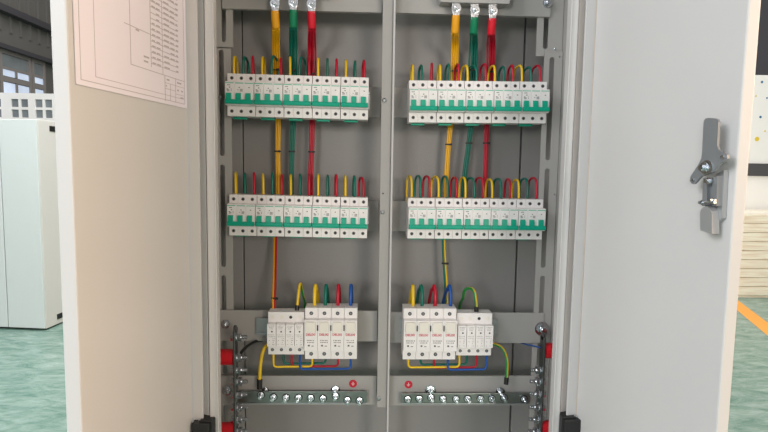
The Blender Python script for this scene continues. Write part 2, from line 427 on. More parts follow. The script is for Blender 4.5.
crossbar(DX1+.006, at(545, 325, .0425).x, .0495, .085, CMZ0-.001, CMZ1-.001)
CBZ1, CBZ0 = at(300, 376, .050).z, at(300, 391.5+12, .050).z
crossbar(XL+.002, DX0-.001, .050, .085, at(300, 405, .05).z, CBZ1)
crossbar(DX1+.006, at(531, 400, .05).x+.01, .050, .085, at(470, 405.5, .05).z, CBZ1)

# screws on the structure
def hexbolt(name, p, d, r, parent, washer=True, stud=0, label=None):
    d = Vector(d).normalized(); p = Vector(p); bm = new()
    if washer: cyl(bm, p, d, r*1.45, r*.28, 20)
    cyl(bm, p+d*r*.28, d, r, r*.8, 6)
    cyl(bm, p+d*r*1.08, d, r*.72, r*.12, 12, r2=r*.5)
    if stud:
        for k in range(int(stud/.0012)): cyl(bm, p+d*(r*1.2+k*.0012), d, r*.55 if k % 2 else r*.48, .0012, 10)
    return obj(name, bm, 'bolt', parent, label=label)
def panhead(name, p, d, r, parent):
    bm = new(); d = Vector(d); cyl(bm, p, d, r, r*.4, 16); cyl(bm, Vector(p)+d*r*.4, d, r, r*.35, 16, r2=r*.5)
    return obj(name, bm, 'bolt', parent)
for px, py in ((385.3, 100.5), (383.5, 212)):
    panhead('screw', at(px-1, py, .0295), (0, -1, 0), .0042, cab)
panhead('screw', at(378.7, 398.5, .0295), (0, -1, 0), .0042, cab)
bm = new(); cyl(bm, at(383, 193.5, .0298), (0, -1, 0), .0016, .0003, 12); obj('drilled_hole', bm, 'hole', cab)
for px, py, Y, r in ((225.5, 324, .0535, .0062), (227, 390.5, .049, .0068), (547.5, 3, .0515, .0065), (541.5, 328.5, .0485, .0100), (372, 398, .049, .001), (430.5, 390, .049, .0075), (500, 391.5, .049, .0065), (335.5, 390, .049, .0065), (265.5, 390.5, .049, .005)):
    if r > .002: hexbolt('bolt', at(px, py, Y), (0, -1, 0), r, cab, stud=.006)
panhead('screw', at(220, 97, .061), (0, -1, 0), .003, cab)
panhead('screw', at(555, 49, .0515), (0, -1, 0), .0022, cab)
panhead('screw', at(560, 57, -.05), (-1, 0, 0), .0022, cab)
panhead('screw', at(555, 194.5, -.02), (-1, 0, 0), .0025, cab)
# busbar covers / dark fittings at the very top
bm = new(); p = at(440, 3.5, .030); q = at(508, 3.5, .030)
prism(bm, [(p.x, p.z), (p.x-.004, p.z+.012), (p.x-.004, p.z+.06), (q.x+.004, p.z+.06), (q.x+.004, p.z+.012), (q.x, p.z)], .020, .048, 'y', .001)
obj('busbar_cover', bm, 'paint', cab)
bm = new(); p = at(246, 1, .030); q = at(327, -4, .030)
prism(bm, [(p.x, q.z), (p.x, q.z+.06), (q.x+.01, q.z+.06), (q.x+.01, q.z)], .026, .050, 'y', .001)
obj('busbar_cover', bm, 'copper', cab, label='brown insulating cover')

# ---------------------------------------------------------------- doors
def door(sgn, hx, ox, thick, hinge_y=-.16, outer_y=-.44):
    H = Vector((hx, hinge_y, 0)); O = Vector((ox, outer_y, 0)); u = (O-H).normalized(); L = (O-H).length
    n = Vector((u.y, -u.x, 0))
    if n.x*sgn > 0: n = -n             # n points to the middle of the cabinet
    d = bpy.data.objects.new('door', None)
    bm = new()
    # slab, built as a bevelled prism seen from above
    a = H; b = O; c = O-n*thick; e = H-n*thick
    zz0, zz1 = ZB+.01, ZT-.01
    pts = [(a.x, a.y), (b.x, b.y), (c.x, c.y), (e.x, e.y)]
    prism(bm, pts, zz0, zz1, 'z', .0022)
    o = obj('door', bm, 'door', cab)
    # return flange on the hinge side
    f1 = H+n*.0175; g = Vector((0, 1, 0))*.0
    bm = new()
    k = u*-.003
    pts = [(H.x+n.x*.0003, H.y), (f1.x, f1.y), (f1.x+k.x, f1.y+k.y), (H.x+n.x*.0003+k.x, H.y+k.y)]
    prism(bm, pts, zz0, zz1, 'z', .0006)
    obj('door_flange', bm, 'door', o)
    return o, H, u, n, L
hxL = at(189.5, 216, -.16).x; oxL = at(74, 216, -.44).x
hxR = at(586, 216, -.16).x; oxR = at(733, 216, -.44).x
dL, HL, uL, nL, LL = door(-1, hxL, oxL, .0185)
dR, HR, uR, nR, LR = door(1, hxR, oxR, .0165)
# hinges
def hinge(px, py, s, par):
    bm = new()
    p = at(px, py, -.165)
    box(bm, p.x-.016, p.x+.013, p.y-.010, p.y+.012, p.z-.03, p.z, .002)
    box(bm, p.x-(.006 if s < 0 else .018), p.x+(.018 if s < 0 else .006), p.y-.004, p.y+.026, p.z-.035, p.z+.003, .002)
    o = obj('hinge', bm, 'black', cab)
    bm = new(); cyl(bm, (p.x-.006*s*-1, p.y, p.z-.0005), (0, 0, 1), .003, .004, 12); cyl(bm, (p.x-.007*s*-1, p.y-.0105, p.z-.036), (1, 0, 0), .003, .012, 12)
    obj('hinge_pin', bm, 'bolt', o)
hinge(203, 421, -1, dL); hinge(572, 417.5, 1, dR)

# latch on the right door: u runs from hinge to outer edge, z is up
def DP(px, py, off=0.0):                 # a point on the right door's inner face, lifted by off
    P = HR+nR*off; return onplane(px, py, P, nR)
def dplate(bm, pxs, off, t, bev=.0006):
    A = [DP(px, py, off+t) for px, py in pxs]      # outline of the outer face
    f = [bm.verts.new(v-nR*t) for v in A]; g = [bm.verts.new(v) for v in A]; n = len(A); fs = [bm.faces.new(f), bm.faces.new(g[::-1])]
    for i in range(n): fs.append(bm.faces.new((f[i], f[(i+1) % n], g[(i+1) % n], g[i])))
    bmesh.ops.recalc_face_normals(bm, faces=fs)
bm = new(); dplate(bm, [(716.5, 174), (724, 170), (724, 176), (722, 218), (717, 222)], .0005, .006); obj('latch_base_plate', bm, 'steel2', dR)
bm = new(); dplate(bm, [(703, 178), (707, 177.5), (707, 204), (702, 206)], .0065, .008); dplate(bm, [(712.5, 178), (717.5, 176), (716.5, 206), (712, 206)], .0065, .007); dplate(bm, [(706, 180), (713, 179), (713, 212), (705, 214)], .0065, .003); obj('latch_block', bm, 'steel', dR)
bm = new()
lever = [(703.4, 124), (703.9, 120.5), (705.5, 118.5), (708.5, 117.8), (715, 118.4), (717.3, 119.4), (718.3, 122), (717.2, 146), (718.5, 149.5), (721, 151.3), (725, 152.4), (727, 154.8), (727.2, 158.5), (725.3, 161.5), (721.5, 162.8), (718, 166.5), (714.5, 171.5), (709, 174.2), (701.5, 176), (697, 181), (694.3, 184), (691.2, 183.6), (689.8, 180.8), (690.2, 177.2), (693, 172.5), (698, 165), (701.2, 158.5), (702, 152)]
dplate(bm, lever, .0150, .003)
obj('latch_lever', bm, 'steel', dR, label='dark steel lever plate')
bm = new(); dplate(bm, [(700.2, 230.5), (700, 213), (701.2, 209), (703.5, 206.8), (706.5, 206.4), (709.5, 208), (711.2, 211), (711.8, 215), (712, 234)], .006, .010); obj('latch_guide', bm, 'steel2', dR)
for px, py, r, off in ((704.5, 167.5, .0060, .0182), (709.5, 181, .0042, .0148), (714, 200.5, .0035, .0138), (703.5, 202.5, .0032, .0148), (723.3, 157, .0020, .0182), (693.5, 180, .0018, .0182)):
    bm = new(); p = DP(px, py, off)
    cyl(bm, p, nR, r, .002, 20); 
    if r > .003: cyl(bm, p+nR*.002, nR, r*.62, .004, 6)
    if r > .005: cyl(bm, p-nR*.0001+uR*.004, nR, .0085, .0012, 24)
    obj('latch_bolt', bm, 'bolt', dR)
bm = new()
for py in (203,): 
    p = DP(704, py, .0165); q = DP(715, py-1, .0165); cyl(bm, p, (q-p), .0022, (q-p).length, 10)
obj('latch_pin', bm, 'bolt', dR)

# paper drawing on the left door
def LP(px, py, off=0.0): return onplane(px, py, HL+nL*off, nL)
pa = LP(75, 85); pb = LP(186, 108)
ua = (pa-HL).dot(uL); ub = (pb-HL).dot(uL); pz = (pa.z+pb.z)/2
def PP(u, z, off): return HL+uL*u+nL*off+Vector((0, 0, z))
def pquad(bm, u0_, u1_, z0_, z1_, o0, o1):
    A = [PP(u0_, z0_, o0), PP(u1_, z0_, o0), PP(u1_, z1_, o0), PP(u0_, z1_, o0)]; B = [v+nL*(o1-o0) for v in A]
    a = [bm.verts.new(v) for v in A]; b = [bm.verts.new(v) for v in B]
    bm.faces.new(a); bm.faces.new(b[::-1])
    for i in range(4): bm.faces.new((a[i], b[i], b[(i+1) % 4], a[(i+1) % 4]))
sheet = thing('wiring_diagram', 'white printed wiring diagram sheet taped to the left door', 'paper', PP((ua+ub)/2, pz, .001))
PH = .200
bm = new(); pquad(bm, ub, ua, pz, pz+PH, .0008, .0016); obj('sheet', bm, 'paper', sheet)
bm = new(); W = ua-ub
def LNs(x0, y0, x1, y1, t=.0004):         # sheet coordinates: x from left (outer) edge 0..1, y metres up from the bottom
    U0, U1 = ua-W*x0, ua-W*x1
    if abs(x1-x0) < 1e-6: pquad(bm, U0-t, U0+t, pz+min(y0, y1), pz+max(y0, y1), .0017, .0019)
    else: pquad(bm, min(U0, U1), max(U0, U1), pz+y0-t, pz+y0+t, .0017, .0019)
LNs(.03, .006, .97, .006); LNs(.03, .194, .97, .194); LNs(.03, .006, .03, .194); LNs(.97, .006, .97, .194)
LNs(.13, .013, .96, .013, .0003); LNs(.13, .013, .13, .19, .0003)
LNs(.41, .040, .74, .040); LNs(.41, .040, .41, .19); LNs(.36, .088, .60, .088)
LNs(.60, .045, .60, .19, .0004); LNs(.72, .040, .72, .19, .0003)
k = 0; yy = .050
while yy < .19:
    LNs(.60, yy, .90, yy, .0004); k += 1; yy += .0075
LNs(.74, .004, .74, .040); LNs(.74, .040, .97, .040); LNs(.74, .030, .97, .030, .0003); LNs(.74, .022, .86, .022, .0003); LNs(.86, .006, .86, .040, .0003); LNs(.86, .018, .97, .018, .0003); LNs(.80, .006, .80, .03, .0003)
obj('drawn_line', bm, 'pencil', sheet)
bm = new()
yy = .050; k = 0
while yy < .19:
    for c0_, c1_ in ((.615, .65), (.66, .70), (.74, .80), (.81, .86), (.875, .905)):
        if random.random() < .9: LNs(c0_, yy+.0016, c1_-.01*random.random(), yy+.0016, .0008)
    yy += .0075
for x0, x1, y in ((.76, .79, .035), (.88, .93, .035), (.88, .90, .024), (.92, .955, .014), (.93, .95, .024), (.53, .58, .056), (.53, .57, .050), (.46, .49, .086), (.54, .59, .150), (.54, .58, .156), (.75, .76, .026), (.53, .59, .163)):
    LNs(x0, y, x1, y, .0011)
obj('printed_text', bm, 'pencil', sheet)

# ================================================================ DIN rails
def dinrail(x0, x1, zc_, yf, label):
    o = thing('din_rail', label, 'rail', ((x0+x1)/2, yf, zc_-.0175)); bm = new()
    box(bm, x0, x1, yf, yf+.0012, zc_-.0175, zc_-.0125); box(bm, x0, x1, yf, yf+.0012, zc_+.0125, zc_+.0175)
    box(bm, x0, x1, yf+.0012, yf+.0075, zc_-.0137, zc_-.0125); box(bm, x0, x1, yf+.0012, yf+.0075, zc_+.0125, zc_+.0137)
    box(bm, x0, x1, yf+.0065, yf+.0077, zc_-.0125, zc_+.0125)
    obj('rail', bm, 'zinc', o)
    for x in (x0+.008, x1-.008):
        bm = new(); cyl(bm, (x, yf+.0064, zc_), (0, -1, 0), .004, .0025, 14); obj('screw', bm, 'bolt', o)
    return o
# ================================================================ breakers
YS = .018                        # depth of the breaker shells' front
def make_breaker():
    t = thing('circuit_breaker', '', 'circuit breaker'); t['local'] = 1
    P = .0180; bm = new()
    for i in range(3):
        x0 = (i-1.5)*P+(.0006 if i == 0 else .00012); x1 = (i-.5)*P-(.0006 if i == 2 else .00012)
        prism(bm, [(.060, 0), (.018, 0), (.018, .0186), (.0012, .0196), (0, .021), (0, .0615), (.0012, .063), (.018, .0636), (.018, .080), (.060, .080)], x0, x1, 'x', .0004)
    obj('body', bm, 'plastic', t)
    bm = new()
    prism(bm, [(-.0004, .0208), (-.0050, .0214), (-.0062, .025), (-.0050, .0290), (-.0004, .0300)], -.0258, .0258, 'x', .0006)
    for i in range(3):
        cx = (i-1)*P-.0012; prism(bm, [(-.0004, .0301), (-.0050, .0292), (-.0042, .0405), (-.0004, .0418)], cx-.0048, cx+.0048, 'x', .0004)
    obj('toggle', bm, 'green', t)
    for i in range(3):
        cx = (i-1)*P
        for z in (.0715, .0093):
            bm = new(); cyl(bm, (cx, .0184, z), (0, -1, 0), .0034, .0006, 16, mi=0); cyl(bm, (cx, .0179, z), (0, -1, 0), .0023, .0004, 14, mi=1)
            obj('terminal_screw', bm, ['greyink', 'hole'], t)
    bm = new()
    for i in range(3):
        cx = (i-1)*P; box(bm, cx-.0078, cx+.0076, -.0002, .0004, .0592, .0606)
    obj('green_stripe', bm, 'mint', t)
    bm = new()
    for i in range(3):
        cx = (i-1)*P; box(bm, cx-.0012, cx+.0012, -.0002, .0004, .0512, .0526)
    for x, z, ww in ((-.023, .0555, .006), (-.0235, .0480, .003), (-.0225, .0455, .0042), (-.0155, .048, .0012), (-.0155, .0455, .0012)):
        box(bm, x, x+ww, -.0002, .0004, z, z+.0010)
    obj('marking', bm, 'ink', t)
    bm = new()
    for k in range(4): box(bm, .0010, .0062, -.0002, .0004, .0445+k*.0013, .0445+k*.0013+.0008)
    for k in range(3): box(bm, -.0235, -.0185, -.0002, .0004, .0440+k*.0016, .0440+k*.0016+.0005)
    box(bm, -.0040, -.0010, -.0002, .0004, .0470, .0478)
    obj('printed_lines', bm, 'greyink', t)
    bm = new(); box(bm, -.020, .0060, .036, .054, -.0042, -.0004, .0008); obj('rail_clip', bm, 'green', t)
    return t
proto = make_breaker(); first = True
def copy_tree(root):
    c = root.copy(); COL.objects.link(c)
    for ch in root.children:
        d = ch.copy(); COL.objects.link(d); d.parent = c
    return c
ordn = ['leftmost', 'second from left', 'middle', 'second from right', 'rightmost']
ordn2 = ['leftmost', 'second', 'middle', 'fourth', 'rightmost']
def row(p0, p1, key, nm):
    """p0, p1: pixel of the row's top left and top right corner on the terminal face"""
    global first
    A = at(p0[0], p0[1], YS+.018); B = at(p1[0], p1[1], YS+.018)
    slope = atan2(B.z-A.z, B.x-A.x); n = Vector((cos(slope), 0, sin(slope))); dn = Vector((sin(slope), 0, -cos(slope)))
    mid = (A+B)/2; pitch = .0540
    base = []
    for i in range(5):
        c = mid+n*((i-2)*pitch)+dn*.080
        if first: t = proto; first = False
        else: t = copy_tree(proto)
        t.location = (c.x, YS, c.z); t.rotation_euler = (0, -slope, 0)
        t['label'] = 'three-pole breaker with green toggle, %s of the five in the %s row' % (ordn[i], nm)
        t['group'] = 'breakers in the %s row' % nm
        base.append(c)
    zc_ = mid.z-.040
    dinrail(A.x+.001, B.x+.003, zc_, YS+.0612, 'steel mounting rail behind the %s row of breakers' % nm)
    return A, B, mid, n, pitch
ROWS = {}
ROWS['UL'] = row((227.2, 73.2), (369, 77.6), 'UL', 'upper left')
ROWS['UR'] = row((408.7, 80.3), (547.6, 81.8), 'UR', 'upper right')
ROWS['LL'] = row((229, 194.4), (368.2, 197.8), 'LL', 'lower left')
ROWS['LR'] = row((407.5, 198.0), (544, 199.6), 'LR', 'lower right')
names = {'UL': 'upper left', 'UR': 'upper right', 'LL': 'lower left', 'LR': 'lower right'}
# wires looping into the breakers: back-leg offsets in millimetres, heights above the breaker top
LOOP = {
 'UL': ([237.5, 248.5, 253.5, 265, 278, 281.5, 290, 306, 310, 318.5, 327.5, 336.5, 345.8, 354.6, 362.7], [38, 38, 38, 39, 40, 38, 39, 40, 37, 39, 38, 39, 37, 36, 37]),
 'UR': ([411.5, 419, 432, 438, 445.5, 455, 461, 466, 480, 488.5, 499, 508, 514, 523, 531.5], [34, 34, 38, 36, 38, 37, 35, 34, 38, 36, 34, 36, 36, 34, 36]),
 'LL': ([236.5, 245.5, 254.5, 263, 273, 282, 291, 300.5, 310, 318.5, 328, 335.5, 345, 353.5, 359], [41, 41, 42, 40, 42, 40, 40, 41, 40, 42, 41, 42, 40, 40, 38]),
 'LR': ([407, 415, 423, 431.5, 441.5, 451, 459.5, 466, 475, 486, 493.5, 505, 512.5, 520, 528.5], [41, 42, 43, 41, 43, 41, 40, 40, 40, 38, 38, 39, 38, 40, 42]),
}
cn = ['yellow', 'green', 'red']; cm_ = ['wy', 'wg', 'wr']
for key, (A, B, mid, n, pitch) in ROWS.items():
    dxs, hs = LOOP[key]
    for i in range(15):
        bi, k = divmod(i, 3)
        s = (bi-2)*pitch+(k-1)*.018
        top = mid+n*s
        h = hs[i]*.001+random.uniform(-.001, .001)
        x = top.x; zt_ = top.z; y0 = YS+.036; yb = .104
        xb = at(dxs[i], 180 if key[0] == 'L' else 62, yb).x; dx = xb-x
        pts = [(x, y0, zt_+.0006), (x, y0, zt_+.012), (x+dx*.08, y0+.003, zt_+h*.74), (x+dx*.25, y0+.010, zt_+h*.95), (x+dx*.52, y0+.024, zt_+h), (x+dx*.80, y0+.038, zt_+h*.93), (xb-dx*.04, y0+.047, zt_+h*.70), (xb, yb, zt_+.004), (xb, yb, zt_-.05)]
        bm = new(); tube(bm, pts, .0024, 8, 6)
        o = obj('wire', bm, cm_[k])
        tag(o, '%s wire looping into the %s breaker of the %s row' % (cn[k], ordn2[bi], names[key]), 'wire', 'wires above the %s row of breakers' % names[key])

# ================================================================ cable bundles
def ring(bm, p, rx, ry, h, seg=20):
    vs = []
    for z in (p.z-h/2, p.z+h/2): vs.append([bm.verts.new((p.x+rx*cos(2*pi*k/seg), p.y+ry*sin(2*pi*k/seg), z)) for k in range(seg)])
    for k in range(seg): bm.faces.new((vs[0][k], vs[0][(k+1) % seg], vs[1][(k+1) % seg], vs[1][k]))
    bm.faces.new(vs[0][::-1]); bm.faces.new(vs[1])
def bundle(lx, ly0, ly1, ly2, path1, path2, tiepy, m, ms, cname, side, tie1=None):
    """lug x, lug bottom y, sleeve y range, then pixel paths above and below the upper row"""
    yl = .026
    L = at(lx, ly0, yl)
    t = thing('cable_bundle', 'bundle of %s cables with crimped lug hanging down the %s bay' % (cname, side), 'cables', (L.x, .05, at(lx, 200, .1).z-.02), 'cable bundles of the %s bay' % side)
    bm = new()
    box(bm, L.x-.0085, L.x+.0085, yl-.001, yl+.003, L.z+.006, L.z+.045, .002)
    prism(bm, [(L.x-.0085, L.z+.012), (L.x+.0085, L.z+.012), (L.x+.0058, L.z-.004), (L.x-.0058, L.z-.004)], yl-.003, yl+.006, 'y', .0015)
    obj('lug', bm, 'lug', t)
    hexbolt('bolt', (L.x, yl-.0013, L.z+.014), (0, -1, 0), .0062, t, stud=.004)
    s0 = at(lx, ly0-1, yl+.001); s1 = at(path1[0][0], ly2, yl+.012)
    bm = new(); tube(bm, [s0, (s0+s1)/2+Vector((0, -.001, 0)), s1], .0076, 14, 5)
    for v in bm.verts: v.co.x = v.co.x
    obj('heat_shrink', bm, ms, t, label='%s heat-shrink sleeve' % cname)
    offs = [(-.0060, -.001), (-.0021, -.0035), (.0021, -.0030), (.0060, -.001), (0, .002)]
    P = [(s1, .95)]+[(at(px, py, Y), sc) for px, py, Y, sc in path1]
    for ox, oy in offs:
        bm = new(); tube(bm, [p+Vector((ox*sc, oy*sc, 0)) for p, sc in P], .0020, 8, 5); obj('wire', bm, m, t)
    P2 = [(at(px, py, Y), sc) for px, py, Y, sc in path2]
    for ox, oy in ((-.0036, 0), (.0005, -.002), (.0040, .001)):
        bm = new(); tube(bm, [p+Vector((ox*sc, oy*sc, 0)) for p, sc in P2], .0022, 8, 5); obj('wire', bm, m, t)
    # ties
    def interp(path, py):
        for (a, b) in zip(path, path[1:]):
            if a[1] <= py <= b[1]:
                f = (py-a[1])/(b[1]-a[1]); return at(a[0]+(b[0]-a[0])*f, py, a[2]+(b[2]-a[2])*f)
        return at(path[-1][0], py, path[-1][2])
    for pth, py in ((path2, tiepy), (path1, tie1)):
        if py is None: continue
        p = interp(pth, py); bm = new(); ring(bm, p, .0072, .0055, .0028); box(bm, p.x+.002, p.x+.006, p.y-.0085, p.y-.0045, p.z-.002, p.z+.002)
        obj('cable_tie', bm, 'black', t)
    return t
YBK = .112
for args in (
    (275, 11.5, 12, 28, [(276, 45, .085, 1), (276.5, 66, .1, 1), (277, 78, YBK, 1), (277.5, 105, YBK, .9)], [(277.5, 106, YBK, .8), (278, 125, YBK, .9), (277.8, 151, YBK, .8), (278, 175, YBK, .85), (278, 215, YBK, .8)], 151.3, 'wyb', 'wyo', 'yellow', 'left', 70),
    (293.3, 10.5, 11, 27, [(293.3, 45, .085, 1.1), (293, 66, .1, 1.15), (293, 78, YBK, 1.1), (292.5, 105, YBK, .9)], [(293, 106, YBK, .8), (292.8, 125, YBK, .9), (292, 151, YBK, .8), (291.5, 175, YBK, .7), (291.5, 215, YBK, .8)], 151.5, 'wg', 'wgb', 'green', 'left', 70.5),
    (311.5, 12, 12.5, 28, [(312, 45, .085, 1.1), (312, 60, .1, 1.2), (311.5, 78, YBK, 1.2), (311.5, 105, YBK, .9)], [(312, 106, YBK, .8), (312, 125, YBK, .9), (311.6, 151, YBK, .8), (310.5, 175, YBK, .9), (310.5, 215, YBK, .9)], 151.8, 'wr', 'wrb', 'red', 'left', 74),
    (456, 16, 16.5, 33, [(455, 45, .085, 1), (454.5, 66, .1, 1), (454, 78, YBK, 1), (453, 105, YBK, .9)], [(452, 106, YBK, .8), (450.5, 125, YBK, .9), (448.6, 144, YBK, .8), (446.5, 175, YBK, .85), (445, 215, YBK, .8)], 144.5, 'wyb', 'wyo', 'yellow', 'right', 71),
    (474.5, 18, 18.5, 33, [(473.5, 45, .085, 1.15), (472.5, 66, .1, 1.2), (472, 78, YBK, 1.1), (471.5, 105, YBK, .9)], [(471.5, 106, YBK, .8), (471, 125, YBK, .9), (468.8, 144, YBK, .85), (464.8, 175, YBK, .9), (462, 215, YBK, .9)], 143.2, 'wg', 'wgb', 'green', 'right', 70),
    (492.5, 19, 19.5, 34, [(491, 45, .085, 1.2), (490.5, 66, .1, 1.1), (489, 78, YBK, 1.1), (487.5, 105, YBK, .9)], [(487, 106, YBK, .8), (486.8, 125, YBK, .9), (486.2, 144, YBK, .75), (485.5, 175, YBK, .8), (485, 215, YBK, .9)], 143.2, 'wr', 'wrb', 'red', 'right', 72)):
    bundle(*args)

# ================================================================ lower devices
def world_profile(bm, x0, x1, zs, ys, yback, bev=.0006):
    """zs: z of the lower edge, lower step, upper step, top edge; ys: terminal depth, shell depth"""
    z0, z1, z2, z3 = zs; yt, ysf = ys
    prism(bm, [(yback, z0), (yt, z0), (yt, z1-.0008), (ysf, z1), (ysf, z2), (yt, z2+.0008), (yt, z3), (yback, z3)], x0, x1, 'x', bev)
def device4(kind, px0, px1, pyt, pys2, pys1, pyb, yshell, yterm, yback, label, nm, fuse):
    xm = at((px0+px1)/2, 330, yshell)
    x0 = at(px0, 335, yshell).x; x1 = at(px1, 335, yshell).x
    cx = (px0+px1)/2
    z3 = at(cx, pyt, yterm).z; z2 = at(cx, pys2, yshell).z; z1 = at(cx, pys1, yshell).z; z0 = at(cx, pyb, yterm).z
    t = thing(kind, label, nm, ((x0+x1)/2, yback, z0)); p = (x1-x0)/4; bm = new()
    g = .0002
    if fuse:
        for i in range(4): world_profile(bm, x0+i*p+g, x0+(i+1)*p-g, (z0, z1, z2, z3), (yterm, yshell), yback)
    else:
        prism(bm, [(yback, z0), (yterm, z0), (yterm, z1-.0008), (yterm, z2), (yterm, z3), (yback, z3)], x0+g, x1-g, 'x', .0008)
    obj('body' if fuse else 'base', bm, 'plastic', t)
    for i in range(4):
        c = x0+(i+.5)*p
        if fuse:
            bm = new(); zz0 = z1+(z2-z1)*.60; zz1 = z1+(z2-z1)*.96
            prism(bm, [(yshell-.0002, zz0), (yshell-.0035, zz0+.001), (yshell-.0035, zz1-.001), (yshell-.0002, zz1)], c-p*.36, c+p*.34, 'x', .0005)
            obj('fuse_carrier', bm, 'ivory', t)
            b = textmesh('DELIXI', .0062, 'brand_lettering', 'redink', t, Matrix.Translation((c-.0005, yshell-.0004, z1+(z2-z1)*.53)) @ Matrix.Rotation(pi/2, 4, 'X'))
            obj('brand_lettering', b, 'redink', t)
            bm = new()
            for k, (a_, b_) in enumerate(((-.30, .28), (-.27, .25))):
                zz = z1+(z2-z1)*(.33-.065*k)
                xx = c+a_*p
                while xx < c+b_*p: box(bm, xx, xx+.0011+random.random()*.0010, yshell-.0003, yshell+.0002, zz, zz+.0016); xx += .0030
            zz = z1+(z2-z1)*.15; box(bm, c-p*.22, c-p*.08, yshell-.0003, yshell+.0002, zz, zz+.003); box(bm, c+p*.05, c+p*.22, yshell-.0003, yshell+.0002, zz, zz+.0012)
            obj('rating_print', bm, 'ink', t)
            if i < 3:
                bm = new(); box(bm, x0+(i+1)*p-.0012, x0+(i+1)*p+.0012, yshell-.0008, yshell-.0001, z1+(z2-z1)*.66, z1+(z2-z1)*.84); obj('linking_slot', bm, 'hole', t)
        else:
            bm = new(); prism(bm, [(yterm-.0002, z1), (yshell, z1+.001), (yshell, z2-.001), (yterm-.0002, z2)], x0+i*p+.0004, x0+(i+1)*p-.0004, 'x', .0008)
            obj('surge_cartridge', bm, 'plastic', t)
            bm = new(); zz = z1+(z2-z1)*.67; cyl(bm, (c+.001, yshell, zz), (0, -1, 0), .0016, .0004, 12)
            obj('status_window', bm, 'hole', t)
            bm = new()
            for f, a_, b_ in ((.90, -.3, .3), (.84, -.26, .3), (.78, -.2, .2), (.52, -.35, .35), (.44, -.3, .32), (.36, .12, .32), (.28, -.28, -.18), (.28, .12, .32), (.2, .15, .3), (.1, -.3, -.22), (.1, .1, .3)):
                zz = z1+(z2-z1)*f; xx = c+a_*p
                while xx < c+b_*p-.0006: box(bm, xx, xx+.0010+random.random()*.0008, yshell-.0003, yshell+.0002, zz, zz+.0009); xx += .0024
            obj('rating_print', bm, 'greyink', t)
        for side, zz in (('t', z3-(z3-z2)*.52), ('b', z0+(z1-z0)*.50)):
            if not fuse and side == 't':
                bm = new()
                if i == 2: cyl(bm, (c, yterm+.0003, zz), (0, -1, 0), .0030, .0007, 16)
                else:
                    cyl(bm, (c, yterm+.0003, zz), (0, -1, 0), .0037, .0005, 20)
                if i == 2: obj('terminal_screw', bm, 'hole', t)
                else:
                    o = obj('knockout', bm, 'ivory', t)
                continue
            bm = new(); cyl(bm, (c-.0005, yterm+.0003, zz), (0, -1, 0), .0036 if fuse else .0031, .0007, 16, mi=0); cyl(bm, (c-.0005, yterm-.0004, zz), (0, -1, 0), .002, .0002, 12, mi=1)
            obj('terminal_screw', bm, ['hole', 'steel'], t)
    return x0, x1, z0, z3, p
fL = device4('fuse_switch', 304.2, 357.2, 308, 320.3, 351.0, 359, -.006, .008, .0450, 'four-pole fuse switch with red lettering right of the left surge arrester', 'fuse switch', True)
sL = device4('surge_arrester', 266.8, 303.6, 312.0, 324, 347.2, 354.5, .002, .016, .0450, 'four-pole surge arrester left of the fuse switch in the left bay', 'surge arrester', False)
fR = device4('fuse_switch', 403.6, 457.2, 308.5, 320.8, 351.5, 359.5, -.006, .008, .0450, 'four-pole fuse switch with red lettering left of the right surge arrester', 'fuse switch', True)
sR = device4('surge_arrester', 457.8, 493.5, 313.2, 325.5, 348.5, 355.5, .002, .016, .0450, 'four-pole surge arrester right of the fuse switch in the right bay', 'surge arrester', False)
# rails (blue-grey zinc) behind the lower devices
zc_ = (at(258, 318.5, .047).z+at(258, 334.5, .047).z)/2
def rail2(x0, x1, zc_, label):
    o = thing('din_rail', label, 'rail', ((x0+x1)/2, .05, zc_-.0175)); bm = new(); yf = .0455
    box(bm, x0, x1, yf, yf+.0012, zc_-.0175, zc_-.0115); box(bm, x0, x1, yf, yf+.0012, zc_+.0115, zc_+.0175)
    box(bm, x0, x1, yf+.0012, .0485, zc_-.0127, zc_-.0115); box(bm, x0, x1, yf+.0012, .0485, zc_+.0115, zc_+.0127)
    box(bm, x0, x1, .0473, .0485, zc_-.0115, zc_+.0115)
    obj('rail', bm, 'zinc', o)
# device bodies clip over the rail; the rail ends stick out at the sides only
def railend(x0, x1, label): rail2(x0, x1, zc_, label)
for (dx0, dx1, lab, extra) in ((at(256, 325, .047).x, fL[1]-.004, 'zinc mounting rail sticking out left of the left surge arrester', 0), (at(399.5, 325, .047).x, at(497, 325, .047).x, 'zinc mounting rail behind the right surge arrester and fuse switch', 0)):
    rail2(dx0, dx1, zc_, lab)
# ---------------------------------------------------------------- single wires
def wire(pts, m, label, r=.0021, split=False, ferr=None, group=None, n=6):
    P = [Vector(p) if (isinstance(p, Vector) or abs(p[0]) < 5) else at(*p) for p in pts]
    if ferr is None:
        bm = new(); tube(bm, P, r, 10, n, split); o = obj('wire', bm, m)
        return tag(o, label, 'wire', group)
    t = thing('wire', label, 'wire', P[-1] if ferr > 0 else P[0], group)
    bm = new(); tube(bm, P, r, 10, n, split); obj('insulation', bm, m, t)
    e, q = (P[-1], P[-2]) if ferr > 0 else (P[0], P[1]); d = (q-e).normalized()
    bm = new(); cyl(bm, e-d*.0005, d, r*1.5, abs(ferr), 12); obj('ferrule_sleeve', bm, 'black', t)
    return t
